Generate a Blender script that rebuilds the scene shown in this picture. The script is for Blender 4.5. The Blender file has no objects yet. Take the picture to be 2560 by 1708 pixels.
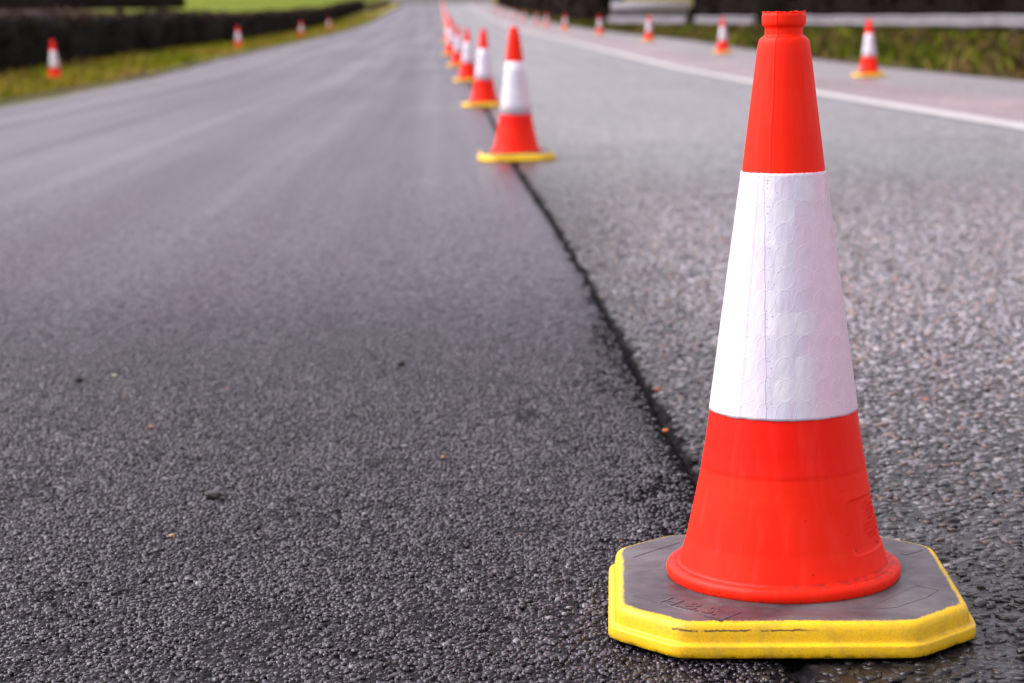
import bpy, math, random
import numpy as np
from math import radians as R
rng = np.random.default_rng(7)
random.seed(7)
S = bpy.context.scene
COL = S.collection

# ------------------------------------------------------------------ camera
CAM_H = 0.728
PITCH = math.atan(776/4977.8)
cam = bpy.data.cameras.new("camera")
cam_o = bpy.data.objects.new("camera", cam); COL.objects.link(cam_o)
cam.lens = 70; cam.sensor_width = 36; cam.clip_start = 0.05; cam.clip_end = 3000
cam_o.location = (0, 0, CAM_H); cam_o.rotation_euler = (math.pi/2-PITCH, 0, 0)
cam.dof.use_dof = True; cam.dof.focus_distance = 2.44; cam.dof.aperture_fstop = 6.1
S.camera = cam_o

# ------------------------------------------------------------------ light
SUN_EL, SUN_AZ = R(48), R(-84)         # thin overcast, brighter to the left
w = bpy.data.worlds.new("World"); S.world = w; w.use_nodes = True
nt = w.node_tree; bg = nt.nodes["Background"]
sky = nt.nodes.new("ShaderNodeTexSky"); sky.sky_type = 'NISHITA'; sky.sun_disc = False
sky.sun_elevation = SUN_EL; sky.sun_rotation = SUN_AZ
sky.air_density = 1.0; sky.dust_density = 4.0; sky.ozone_density = 1.0
hs = nt.nodes.new("ShaderNodeHueSaturation"); hs.inputs['Saturation'].default_value = 0.18
nt.links.new(sky.outputs[0], hs.inputs['Color'])
mx = nt.nodes.new("ShaderNodeMix"); mx.data_type = 'RGBA'; mx.blend_type = 'MULTIPLY'
mx.inputs[0].default_value = 1.0
nt.links.new(hs.outputs[0], mx.inputs[6]); mx.inputs[7].default_value = (1.0, 0.925, 1.0, 1)
nt.links.new(mx.outputs[2], bg.inputs['Color']); bg.inputs['Strength'].default_value = 0.15
sl = bpy.data.lights.new("sun", 'SUN'); sl.energy = .85; sl.angle = R(50); sl.color = (1, 0.96, 0.94)
so = bpy.data.objects.new("sun", sl); COL.objects.link(so)
so.rotation_euler = (math.pi/2-SUN_EL, 0, -SUN_AZ + math.pi)
S.view_settings.view_transform = 'Standard'; S.view_settings.look = 'None'
S.view_settings.exposure = 1.2; S.view_settings.gamma = 1

# ------------------------------------------------------------------ terrain functions
KY = [-60, 25, 35, 47, 60, 80, 98, 122, 160, 200, 250, 300, 330, 400, 900]
KP = [0, 0, .04, .17, .31, .48, .67, .98, 1.62, 2.55, 3.60, 4.75, 4.95, 4.6, -4]
KF = [0, 0, .04, .17, .31, .48, .67, .98, 1.62, 2.65, 4.0, 5.6, 6.5, 9.0, 16]
def sstep(a, b, x):
    t = np.clip((x-a)/(b-a), 0, 1); return t*t*(3-2*t)
def _h2(i, j, k=0):
    n = (i.astype(np.int64)*73856093) ^ (j.astype(np.int64)*19349663) ^ (np.int64(k)*83492791)
    n = (n ^ (n >> 13))*1274126177 & 0x7fffffff
    n = (n ^ (n >> 15))*668265263 & 0x7fffffff
    return ((n ^ (n >> 11)) & 0xffffff)/float(0x1000000)
def vnoise(x, y, k=0):
    i = np.floor(x); j = np.floor(y); fx = x-i; fy = y-j
    fx = fx*fx*(3-2*fx); fy = fy*fy*(3-2*fy)
    a = _h2(i, j, k); b = _h2(i+1, j, k); c = _h2(i, j+1, k); d = _h2(i+1, j+1, k)
    return (a*(1-fx)+b*fx)*(1-fy)+(c*(1-fx)+d*fx)*fy
def fbm(x, y, k=0, o=4):
    t = 0; a = .5; s = 0
    for q in range(o):
        t = t+a*vnoise(x*2**q+q*17.3, y*2**q-q*9.1, k+q); s += a; a *= .5
    return t/s
def worley(x, y, k=0):
    ci = np.floor(x); cj = np.floor(y)
    f1 = np.full(x.shape, 9.); f2 = np.full(x.shape, 9.)
    hx = np.zeros(x.shape); dx1 = np.zeros(x.shape); dy1 = np.zeros(x.shape)
    for a in (-1, 0, 1):
        for b in (-1, 0, 1):
            i = ci+a; j = cj+b
            px = i+.08+.84*_h2(i, j, k); py = j+.08+.84*_h2(i, j, k+1)
            dx = x-px; dy = y-py; d = np.sqrt(dx*dx+dy*dy)
            m = d < f1
            f2 = np.where(m, f1, np.minimum(f2, d))
            f1 = np.where(m, d, f1); hx = np.where(m, _h2(i, j, k+2), hx)
            dx1 = np.where(m, dx, dx1); dy1 = np.where(m, dy, dy1)
    return f1, f2, hx, dx1, dy1
ROW0, ROWK = 0.43, -0.0357
def row_x(y): return ROW0+ROWK*y
def ground(x, y):
    x = np.asarray(x, float); y = np.asarray(y, float)
    s = x-row_x(y)
    c = 0.02*(1-.6*sstep(140, 260, y))
    b = sstep(10, 26, np.abs(s))
    z = np.interp(y, KY, KP)*(1-b)+np.interp(y, KY, KF)*b + c*np.clip(s, -7.5, 7.5)
    z = z+0.10*sstep(-8.3, -10.5, s)-.075*sstep(-5.7, -6.8, s)+.05*sstep(-8.3, -10.5, s)+.025*sstep(3.85, 5.2, s)-.05*sstep(6.2, 6.9, s)*sstep(60, 40, y)+.12*sstep(7.2, 10, s)
    z = z+sstep(7, 12, np.abs(s))*.12*(fbm(x*.3, y*.3, 5, 2)-.5)
    return z
def seam(y): # wiggly joint, lateral offset from the cone row line
    return -.006+.014*np.sin(np.asarray(y)*.55-2.2)+.006*(vnoise(np.asarray(y, float)*3.0, np.zeros_like(np.asarray(y, float)), 3)-.5)

# ------------------------------------------------------------------ helpers
def mesh_np(name, V, F, mat=None, smooth=True, parent=None, link=True, uv=None, col=None, quads=True):
    V = np.asarray(V, np.float32); F = np.asarray(F, np.int32)
    me = bpy.data.meshes.new(name); k = F.shape[1]
    me.vertices.add(len(V)); me.vertices.foreach_set('co', V.ravel())
    me.loops.add(F.size); me.loops.foreach_set('vertex_index', F.ravel())
    me.polygons.add(len(F)); me.polygons.foreach_set('loop_start', np.arange(0, F.size, k, dtype=np.int32))
    me.polygons.foreach_set('loop_total', np.full(len(F), k, np.int32))
    me.update(calc_edges=True)
    if smooth: me.polygons.foreach_set('use_smooth', np.ones(len(F), bool))
    if uv is not None:
        u = me.uv_layers.new(name='uv'); u.data.foreach_set('uv', np.asarray(uv, np.float32)[F.ravel()].ravel())
    if col is not None:
        c = np.ones((len(V), 4), np.float32); col = np.asarray(col); c[:, :col.shape[1]] = col
        a = me.color_attributes.new('col', 'FLOAT_COLOR', 'POINT'); a.data.foreach_set('color', c.ravel())
    if mat: me.materials.append(mat)
    if not link: return me
    o = bpy.data.objects.new(name, me); COL.objects.link(o)
    if parent: o.parent = parent
    return o
def grid_faces(nr, nc, wrap=False):
    r = np.arange(nr-1)[:, None]; cN = nc if wrap else nc-1
    c = np.arange(cN)[None, :]; c2 = (c+1) % nc
    return np.stack([r*nc+c, r*nc+c2, (r+1)*nc+c2, (r+1)*nc+c], -1).reshape(-1, 4)
def tag(o, label=None, cat=None, group=None, kind=None):
    if label: o['label'] = label
    if cat: o['category'] = cat
    if group: o['group'] = group
    if kind: o['kind'] = kind
    return o
def empty(name, loc, rot=(0, 0, 0)):
    o = bpy.data.objects.new(name, None); COL.objects.link(o)
    o.empty_display_size = .1; o.location = loc; o.rotation_euler = rot; return o
class N:
    """tiny node helper"""
    def __init__(s, name):
        s.m = bpy.data.materials.new(name); s.m.use_nodes = True
        s.t = s.m.node_tree; s.b = s.t.nodes['Principled BSDF']
    def n(s, typ, **kw):
        o = s.t.nodes.new('ShaderNode'+typ)
        for k, v in kw.items():
            if k[0] == '_': setattr(o, k[1:], v)
            else:
                o.inputs[int(k[1:]) if k[1:].isdigit() else k].default_value = v
        return o
    def l(s, a, b): s.t.links.new(a, b)
    def math(s, op, a, b=None, clamp=False):
        o = s.t.nodes.new('ShaderNodeMath'); o.operation = op; o.use_clamp = clamp
        for i, q in enumerate((a, b)):
            if q is None: continue
            if isinstance(q, (int, float)): o.inputs[i].default_value = q
            else: s.l(q, o.inputs[i])
        return o.outputs[0]
    def vec(s, op, a, b=None):
        o = s.t.nodes.new('ShaderNodeVectorMath'); o.operation = op
        for i, q in enumerate((a, b)):
            if q is None: continue
            if isinstance(q, tuple): o.inputs[i].default_value = q
            else: s.l(q, o.inputs[i])
        return o.outputs['Value'] if op in ('LENGTH', 'DISTANCE') else o.outputs[0]
    def noise(s, scale, detail=4, vec=None, rough=.55):
        o = s.t.nodes.new('ShaderNodeTexNoise'); o.inputs['Scale'].default_value = scale
        o.inputs['Detail'].default_value = detail; o.inputs['Roughness'].default_value = rough
        if vec: s.l(vec, o.inputs['Vector'])
        return o.outputs['Fac']
    def ramp(s, fac, pts):
        o = s.t.nodes.new('ShaderNodeValToRGB'); e = o.color_ramp.elements
        while len(e) < len(pts): e.new(.5)
        for q, (p, c) in zip(e, pts):
            q.position = p; q.color = (c, c, c, 1) if isinstance(c, (int, float)) else (*c, 1)
        s.l(fac, o.inputs[0]); return o.outputs[0]
    def mix(s, fac, a, b, mode='MIX'):
        o = s.t.nodes.new('ShaderNodeMix'); o.data_type = 'RGBA'; o.blend_type = mode
        for i, q in ((0, fac), (6, a), (7, b)):
            if isinstance(q, (int, float)): o.inputs[i].default_value = q
            elif isinstance(q, tuple): o.inputs[i].default_value = (*q, 1)
            else: s.l(q, o.inputs[i])
        return o.outputs[2]
    def bump(s, h, strength=1, dist=.001, norm=None):
        o = s.t.nodes.new('ShaderNodeBump'); o.inputs['Strength'].default_value = strength
        o.inputs['Distance'].default_value = dist; s.l(h, o.inputs['Height'])
        if norm: s.l(norm, o.inputs['Normal'])
        return o.outputs[0]
    def pos(s, obj=True):
        if obj: return s.t.nodes.new('ShaderNodeTexCoord').outputs['Object']
        return s.t.nodes.new('ShaderNodeNewGeometry').outputs['Position']
    def attr(s, name):
        o = s.t.nodes.new('ShaderNodeAttribute'); o.attribute_name = name; return o
    def scale(s, v, k):
        return s.vec('MULTIPLY', v, k)

# ------------------------------------------------------------------ materials
def mat_asphalt(name, cell, stone_var, bumpd, rough_lo, rough_hi, spec=.3):
    m = N(name); p = m.pos(False)
    at = m.attr('col'); base = at.outputs['Color']
    v = m.n('TexVoronoi', Scale=1/cell); m.l(p, v.inputs['Vector'])
    sep = m.n('SeparateColor'); m.l(v.outputs['Color'], sep.inputs[0])
    var = m.ramp(sep.outputs[0], [(0, 1-stone_var), (.6, 1), (1, 1+stone_var*1.6)])
    c = m.mix(1.0, base, var, 'MULTIPLY')
    sk = m.n('SeparateXYZ'); m.l(p, sk.inputs[0])
    ck = m.n('CombineXYZ'); m.l(m.math('ADD', sk.outputs[0], m.math('MULTIPLY', sk.outputs[1], .0357)), ck.inputs[0]); m.l(sk.outputs[1], ck.inputs[1])
    q = ck.outputs[0]
    w1 = m.noise(1.0, 5, m.scale(q, (1.7, .018, 0)), .6); w2 = m.noise(1.0, 4, m.scale(q, (.5, .11, 0)))
    wear = m.math('ADD', m.math('MULTIPLY', w1, .68), m.math('MULTIPLY', w2, .32))
    c = m.mix(1.0, c, m.ramp(wear, [(.3, .7), (.7, 1.35)]), 'MULTIPLY')
    m.l(c, m.b.inputs['Base Color']); m.l(m.math('MULTIPLY', at.outputs['Alpha'], spec), m.b.inputs['Specular IOR Level'])
    wv = m.ramp(wear, [(.38, 0), (.60, 1)])
    r = m.ramp(m.math('ADD', m.math('MULTIPLY', sep.outputs[2], .35), m.math('MULTIPLY', wv, .65)),
               [(.0, rough_lo), (1, rough_hi)])
    mt = m.ramp(m.noise(1.0, 3, m.scale(p, (.45/cell, .33/cell, .45/cell))), [(.38, 0), (.62, 1)])
    r = m.math('ADD', r, m.math('MULTIPLY', m.math('SUBTRACT', 1.0, mt), .10))
    m.l(m.math('MAXIMUM', r, m.math('MULTIPLY', m.math('SUBTRACT', 1.0, at.outputs['Alpha']), .8)), m.b.inputs['Roughness'])
    c = m.mix(1.0, c, m.ramp(mt, [(0, .42), (1, 1.45)]), 'MULTIPLY'); m.l(c, m.b.inputs['Base Color'])
    hgt = m.math('ADD', m.math('MULTIPLY', v.outputs['Distance'], -1.0), m.math('MULTIPLY', m.noise(1/cell*2.2, 3, p), .8))
    hgt = m.math('ADD', hgt, m.math('MULTIPLY', mt, .9))
    m.l(m.bump(hgt, .8, bumpd), m.b.inputs['Normal'])
    return m.m
M = {}
M['asphalt'] = mat_asphalt('new_asphalt', .008, .45, .0005, .20, .52, .6)
M['chip'] = mat_asphalt('old_chippings', .017, .5, .0013, .20, .48, .5)

def mat_stone(name, spec, r0, r1):
    m = N(name); p = m.pos(False)
    c = m.attr('col').outputs['Color']
    c = m.mix(1.0, c, m.ramp(m.noise(240, 4, p), [(.3, .75), (.7, 1.3)]), 'MULTIPLY')
    m.l(c, m.b.inputs['Base Color']); m.b.inputs['Specular IOR Level'].default_value = spec
    m.l(m.ramp(m.noise(90, 3, p), [(.3, r0), (.7, r1)]), m.b.inputs['Roughness'])
    m.l(m.bump(m.noise(520, 3, p), .35, .0004), m.b.inputs['Normal'])
    return m.m
M['stone'] = mat_stone('slate_chippings', .35, .22, .46)
M['fine'] = mat_stone('fine_aggregate', .5, .24, .48)

def mat_plain(name, c1, c2, scale=4, rough=.8, bump=0, bs=50):
    m = N(name); p = m.pos(False)
    m.l(m.mix(m.ramp(m.noise(scale, 5, p), [(.3, 0), (.7, 1)]), c1, c2), m.b.inputs['Base Color'])
    m.b.inputs['Roughness'].default_value = rough
    if bump: m.l(m.bump(m.noise(bs, 4, p), .8, bump), m.b.inputs['Normal'])
    return m.m
M['paint_line'] = mat_plain('road_paint', (.46, .45, .43), (.32, .31, .30), 9, .6, .002, 80)
M['steel'] = mat_plain('galvanised_steel', (.20, .19, .21), (.12, .11, .12), 1.2, .6)
M['white_wood'] = mat_plain('weathered_white_wood', (.40, .38, .41), (.30, .28, .31), 3, .7)
M['post'] = mat_plain('dark_post', (.06, .05, .045), (.10, .085, .07), 6, .8)
def mat_attr(name, rough=.85, sheen=0, trans=0):
    m = N(name); m.l(m.attr('col').outputs['Color'], m.b.inputs['Base Color'])
    m.b.inputs['Roughness'].default_value = rough
    m.b.inputs['Specular IOR Level'].default_value = .05
    return m.m
M['veg'] = mat_attr('vegetation')
def mat_terrain():
    m = N('terrain'); p = m.pos(False)
    c = m.attr('col').outputs['Color']
    c = m.mix(1.0, c, m.ramp(m.noise(1.2, 6, p), [(.25, .6), (.75, 1.4)]), 'MULTIPLY')
    m.l(c, m.b.inputs['Base Color']); m.b.inputs['Roughness'].default_value = .9
    m.b.inputs['Specular IOR Level'].default_value = .05
    m.l(m.bump(m.noise(14, 5, p), .8, .03), m.b.inputs['Normal'])
    return m.m
M['terrain'] = mat_terrain()

def mat_red():
    m = N('orange_red_plastic'); p = m.pos()
    sx = m.n('SeparateXYZ'); m.l(p, sx.inputs[0]); z = sx.outputs['Z']
    c = m.mix(m.ramp(m.noise(11, 5, p), [(.35, 0), (.7, 1)]), (.90, .013, .001), (.92, .020, .002))
    c = m.mix(m.math('MULTIPLY', m.ramp(z, [(.186, 0), (.190, 1), (.259, 1), (.262, 0)]), .6), c, (.84, .004, .0))
    # scuffs and streaks that run down the cone
    streak = m.noise(1, 5, m.scale(p, (60, 60, 3.2)))
    c = m.mix(m.ramp(streak, [(.52, 0), (.74, .15)]), c, (.90, .10, .07))
    # dirt specks
    v = m.n('TexVoronoi', Scale=110.0); m.l(p, v.inputs['Vector'])
    sc = m.n('SeparateColor'); m.l(v.outputs['Color'], sc.inputs[0])
    spot = m.math('MULTIPLY', m.math('LESS_THAN', v.outputs['Distance'], .17), m.math('GREATER_THAN', sc.outputs[0], .90))
    spot = m.math('MULTIPLY', spot, m.ramp(m.noise(7, 2, p), [(.45, 0), (.55, 1)]))
    c = m.mix(m.math('MULTIPLY', spot, .65), c, (.10, .012, .008))
    # grime caught in the groove above the flange
    g = m.math('MULTIPLY', m.ramp(z, [(.0592, 0), (.0605, 1), (.0630, .9), (.0655, 0)]), m.ramp(m.noise(42, 6, p, .7), [(.38, 0), (.58, 1)]))
    c = m.mix(m.math('MULTIPLY', g, .8), c, (.05, .022, .018))
    g2 = m.math('MULTIPLY', m.ramp(z, [(.045, 1), (.050, 0)]), m.ramp(m.noise(90, 5, p, .7), [(.48, 0), (.62, .8)]))
    c = m.mix(g2, c, (.06, .025, .02))
    m.l(c, m.b.inputs['Base Color'])
    m.l(m.ramp(m.noise(18, 5, m.scale(p, (1, 1, .3))), [(.3, .40), (.7, .58)]), m.b.inputs['Roughness'])
    m.b.inputs['Specular IOR Level'].default_value = .16
    m.b.inputs['Subsurface Weight'].default_value = .0
    m.l(m.bump(m.noise(160, 3, p), .25, .0006), m.b.inputs['Normal'])
    return m.m
M['red'] = mat_red()

def mat_sleeve():
    m = N('reflective_sleeve')
    uv = m.t.nodes.new('ShaderNodeUVMap'); uv.uv_map = 'uv'; u = uv.outputs[0]
    p = m.pos()
    sz = (.0242, .0272, 1.0)
    warp = m.n('TexNoise', Scale=30.0, Detail=2.0); m.l(u, warp.inputs['Vector'])
    uw = m.vec('ADD', u, m.scale(m.vec('SUBTRACT', warp.outputs['Color'], (.5, .5, .5)), (.004, .004, 0)))
    sc = m.vec('DIVIDE', uw, sz)
    fr = m.vec('SUBTRACT', m.vec('FRACTION', sc), (.5, .5, .5))
    fr = m.vec('MULTIPLY', fr, (1, 1, 0)); r = m.vec('LENGTH', fr)
    ring = m.math('SUBTRACT', 1.0, m.math('DIVIDE', m.math('ABSOLUTE', m.math('SUBTRACT', r, .485)), .035), True)
    fr2 = m.vec('SUBTRACT', m.vec('FRACTION', m.vec('ADD', sc, (.5, .5, 0))), (.5, .5, .5))
    fr2 = m.vec('MULTIPLY', fr2, (1, 1, 0)); r2 = m.vec('LENGTH', fr2)
    ring2 = m.math('SUBTRACT', 1.0, m.math('DIVIDE', m.math('ABSOLUTE', m.math('SUBTRACT', r2, .20)), .03), True)
    su = m.n('SeparateXYZ'); m.l(u, su.inputs[0]); uu = su.outputs[0]
    # prismatic film: bands of slightly different tint around the cone, by cell
    fl = m.vec('FLOOR', sc); wn = m.n('TexWhiteNoise'); m.l(fl, wn.inputs['Vector'])
    band = m.math('ADD', m.math('MULTIPLY', m.noise(1, 3, m.scale(u, (26, 2.5, 1))), .75), m.math('MULTIPLY', wn.outputs['Value'], .25))
    c = m.ramp(band, [(.30, (.70, .55, .64)), (.46, (.63, .57, .68)), (.56, (.63, .63, .71)), (.70, (.71, .70, .74))])
    pinkR = m.ramp(uu, [(.5, 0), (.514, 0), (.545, 1)])
    c = m.mix(m.math('MULTIPLY', pinkR, .75), c, (.80, .52, .62))
    left = m.ramp(uu, [(.455, 1), (.470, 0)])
    c = m.mix(left, c, (.68, .63, .67))
    c = m.mix(m.math('MULTIPLY', m.math('ADD', ring, ring2, True), .22), c, (.88, .80, .84))
    # crease line along the overlap, dirt along it
    wl = m.noise(1, 3, m.scale(u, (2, 40, 1)))
    cr = m.math('ADD', uu, m.math('MULTIPLY', m.math('SUBTRACT', wl, .5), .006))
    line = m.math('SUBTRACT', 1.0, m.math('DIVIDE', m.math('ABSOLUTE', m.math('SUBTRACT', cr, .4715)), .0013), True)
    c = m.mix(m.math('MULTIPLY', line, .55), c, (.46, .40, .58))
    v = m.n('TexVoronoi', Scale=420.0); m.l(u, v.inputs['Vector'])
    near = m.math('SUBTRACT', 1.0, m.math('DIVIDE', m.math('ABSOLUTE', m.math('SUBTRACT', uu, .4765)), .0035), True)
    wide = m.math('SUBTRACT', 1.0, m.math('DIVIDE', m.math('ABSOLUTE', m.math('SUBTRACT', uu, .488)), .02), True)
    sp = m.n('SeparateColor'); m.l(v.outputs['Color'], sp.inputs[0])
    dens = m.math('ADD', m.math('MULTIPLY', near, .22), m.math('MULTIPLY', wide, .015))
    dirt = m.math('MULTIPLY', m.math('LESS_THAN', sp.outputs[0], dens), m.math('LESS_THAN', v.outputs['Distance'], .36))
    c = m.mix(m.math('MULTIPLY', dirt, .7), c, (.22, .09, .10))
    scr = m.ramp(m.noise(1, 6, m.scale(u, (240, 16, 1)), .7), [(.62, 0), (.70, .35)])
    c = m.mix(scr, c, (.9, .86, .88))
    gr = m.ramp(m.noise(45, 5, u), [(.5, 0), (.75, .22)])
    c = m.mix(gr, c, (.52, .42, .47))
    m.l(c, m.b.inputs['Base Color'])
    m.l(m.ramp(m.noise(30, 4, u), [(.3, .22), (.7, .42)]), m.b.inputs['Roughness'])
    h = m.math('ADD', m.math('MULTIPLY', ring, .3), m.math('MULTIPLY', m.noise(1, 4, m.scale(u, (60, 25, 1))), 2.2))
    h = m.math('ADD', h, m.math('MULTIPLY', line, .8))
    m.l(m.bump(h, .8, .0007), m.b.inputs['Normal'])
    return m.m
M['sleeve'] = mat_sleeve()

def mat_base():
    m = N('rubber_base_with_yellow_paint')
    p = m.pos()
    uv = m.t.nodes.new('ShaderNodeUVMap'); uv.uv_map = 'uv'
    su = m.n('SeparateXYZ'); m.l(uv.outputs[0], su.inputs[0]); ins = su.outputs[0]
    n1 = m.noise(24, 4, p); n2 = m.noise(260, 4, p, .7)
    thr = m.math('ADD', .0165, m.math('ADD', m.math('MULTIPLY', m.math('SUBTRACT', n1, .5), .009), m.math('MULTIPLY', m.math('SUBTRACT', n2, .5), .008)))
    black = m.ramp(m.math('MULTIPLY', m.math('SUBTRACT', ins, thr), 250.0), [(0, 0), (1, 1)])
    # rubber
    rb = m.mix(m.ramp(m.noise(9, 5, p), [(.35, 0), (.68, 1)]), (.030, .019, .024), (.105, .092, .096))
    rb = m.mix(m.ramp(m.noise(1, 6, m.scale(p, (9, 34, 9)), .65), [(.45, 0), (.75, .5)]), rb, (.13, .115, .12))
    rb = m.mix(m.ramp(m.noise(1, 5, m.scale(p, (160, 22, 20)), .7), [(.60, 0), (.74, .35)]), rb, (.20, .18, .19))
    # yellow with dirt
    yl = m.mix(m.ramp(m.noise(16, 4, p), [(.3, 0), (.7, 1)]), (.76, .44, .003), (.82, .51, .005))
    sz = m.n('SeparateXYZ'); m.l(p, sz.inputs[0]); z = sz.outputs['Z']
    low = m.ramp(z, [(.0, 1), (.006, .35), (.017, .15)])
    sp = m.ramp(m.noise(420, 5, p, .75), [(.50, 0), (.62, 1)])
    yl = m.mix(m.math('MULTIPLY', sp, m.math('ADD', .30, m.math('MULTIPLY', low, .25))), yl, (.20, .14, .02))
    gr = m.ramp(m.noise(38, 6, p, .7), [(.50, 0), (.68, .6)])
    yl = m.mix(gr, yl, (.38, .27, .03))
    # one long scuff on the slanted tier
    sy = m.n('SeparateXYZ'); m.l(p, sy.inputs[0])
    wob = m.math('MULTIPLY', m.math('SUBTRACT', m.noise(90, 3, p), .5), .007)
    sc = m.math('SUBTRACT', 1.0, m.math('DIVIDE', m.math('ABSOLUTE', m.math('ADD', m.math('SUBTRACT', z, .0335), wob)), .0016), True)
    fx = m.ramp(m.math('ADD', m.math('MULTIPLY', sy.outputs['X'], 2.0), .5), [(.17, 0), (.20, 1), (.50, 1), (.56, 0)])
    front = m.math('LESS_THAN', sy.outputs['Y'], -.2)
    sc = m.math('MULTIPLY', m.math('MULTIPLY', m.ramp(sc, [(.1, 0), (.5, 1)]), fx), m.math('MULTIPLY', front, m.ramp(m.noise(45, 4, p), [(.42, 0), (.5, 1)])))
    yl = m.mix(m.math('MULTIPLY', sc, .85), yl, (.035, .03, .02))
    c = m.mix(black, yl, rb)
    m.l(c, m.b.inputs['Base Color'])
    m.b.inputs['Specular IOR Level'].default_value = .35
    rr = m.ramp(m.noise(24, 5, p), [(.3, .34), (.7, .6)])
    m.l(rr, m.b.inputs['Roughness'])
    m.l(m.bump(m.noise(330, 5, p), .4, .0003), m.b.inputs['Normal'])
    return m.m
M['base'] = mat_base()
m_ = N('rubber_relief'); m_.b.inputs['Base Color'].default_value = (.05, .04, .045, 1); m_.b.inputs['Roughness'].default_value = .4
M['relief'] = m_.m

# ------------------------------------------------------------------ traffic cone
PROF = [(.7505, .0246), (.7490, .0252), (.7462, .0268), (.7380, .0269), (.7342, .0262), (.7318, .0237), (.7305, .0231),
        (.7225, .0232), (.7214, .0238), (.7206, .0256), (.7192, .0279), (.7168, .0298), (.7130, .0311), (.7085, .0320), (.7040, .0327),
        (.5565, .0509), (.2590, .0913), (.2100, .0985), (.1700, .1060), (.1300, .1145), (.0960, .1218), (.0700, .1290), (.0620, .1312)]
PZ = np.array([a for a, b in PROF])[::-1]; PR = np.array([b for a, b in PROF])[::-1]
def body_r(z): return np.interp(z, PZ, PR)
RING = [(.0600, .1325), (.0612, .1350), (.0620, .1385), (.0614, .1420), (.0592, .1452), (.0560, .1468), (.0522, .1472),
        (.0480, .1466), (.0452, .1452), (.0436, .1425), (.0436, .1300)]
def make_body(hi):
    nt_ = 360 if hi else 48
    if hi:
        zs = np.concatenate([np.linspace(.7505, .700, 64), np.linspace(.698, .5570, 40), np.linspace(.555, .262, 30),
                             np.linspace(.260, .165, 40), np.linspace(.164, .0622, 96)])
    else:
        zs = np.array([a for a, b in PROF])
    rs = body_r(zs)
    if hi:  # soften the profile's corners
        for _ in range(1):
            k = rs.copy(); k[1:-1] = (rs[:-2]+2*rs[1:-1]+rs[2:])/4; rs[6:] = k[6:]
    zs = np.concatenate([[.700, .742], zs, [a for a, b in RING]])
    rs = np.concatenate([[.0225, .0222], rs, [b for a, b in RING]])
    th = np.arange(nt_)/nt_*2*math.pi   # 0 = +x, camera side is -y (270 deg)
    Z, T = np.meshgrid(zs, th, indexing='ij'); RR = np.repeat(rs[:, None], nt_, 1)
    if hi:
        az = (T-1.5*math.pi+math.pi) % (2*math.pi)-math.pi     # azimuth from the camera side, + to the right
        ext = (np.arange(len(zs)) >= 2)[:, None]
        body = ext & (Z > .0625)
        # moulding seam
        wv = -.42+.012*np.sin(Z*60)
        RR = RR+np.where(body & (Z > .30), .0007*np.exp(-((az-wv)*RR/.0009)**2), 0)
        # slight out-of-round
        RR = RR*(1+.006*np.sin(2*T+1.1)*ext+.003*np.sin(3*T+Z*9))
        # colour / mould step ring
        RR = RR+np.where(body, -.0006*sstep(.190, .187, Z), 0)
        # recessed data panel, lower right
        u = (az-1.22)*.112; vv = Z-.1225; hu, hv, cr = .058, .0335, .010
        dd = np.sqrt(np.maximum(np.abs(u)-(hu-cr), 0)**2+np.maximum(np.abs(vv)-(hv-cr), 0)**2)-cr
        RR = RR+np.where(body, -.0014*sstep(.0012, -.0012, dd)+.0004*np.exp(-(dd/.0016)**2), 0)
        # ragged cut rim
        rim = np.exp(-((Z-.7505)/.0016)**2)*ext
        jag = vnoise(T*14, T*0, 21)
        Z = Z+rim*(.0014*(jag-.5)+.0016*(vnoise(T*4, T*0, 5)-.5)); RR = RR+rim*(.0006+.0012*jag)
        # two small ears of torn plastic left and right
        for a0 in (-1.50, 1.35):
            e = rim*np.exp(-((az-a0)/.10)**2); Z = Z+e*.0013; RR = RR+e*.0010
    V = np.stack([RR*np.cos(T), RR*np.sin(T), Z], -1).reshape(-1, 3)
    F = grid_faces(len(zs), nt_, True)
    return mesh_np('body', V, F[:, ::-1], M['red'], link=False)
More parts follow.
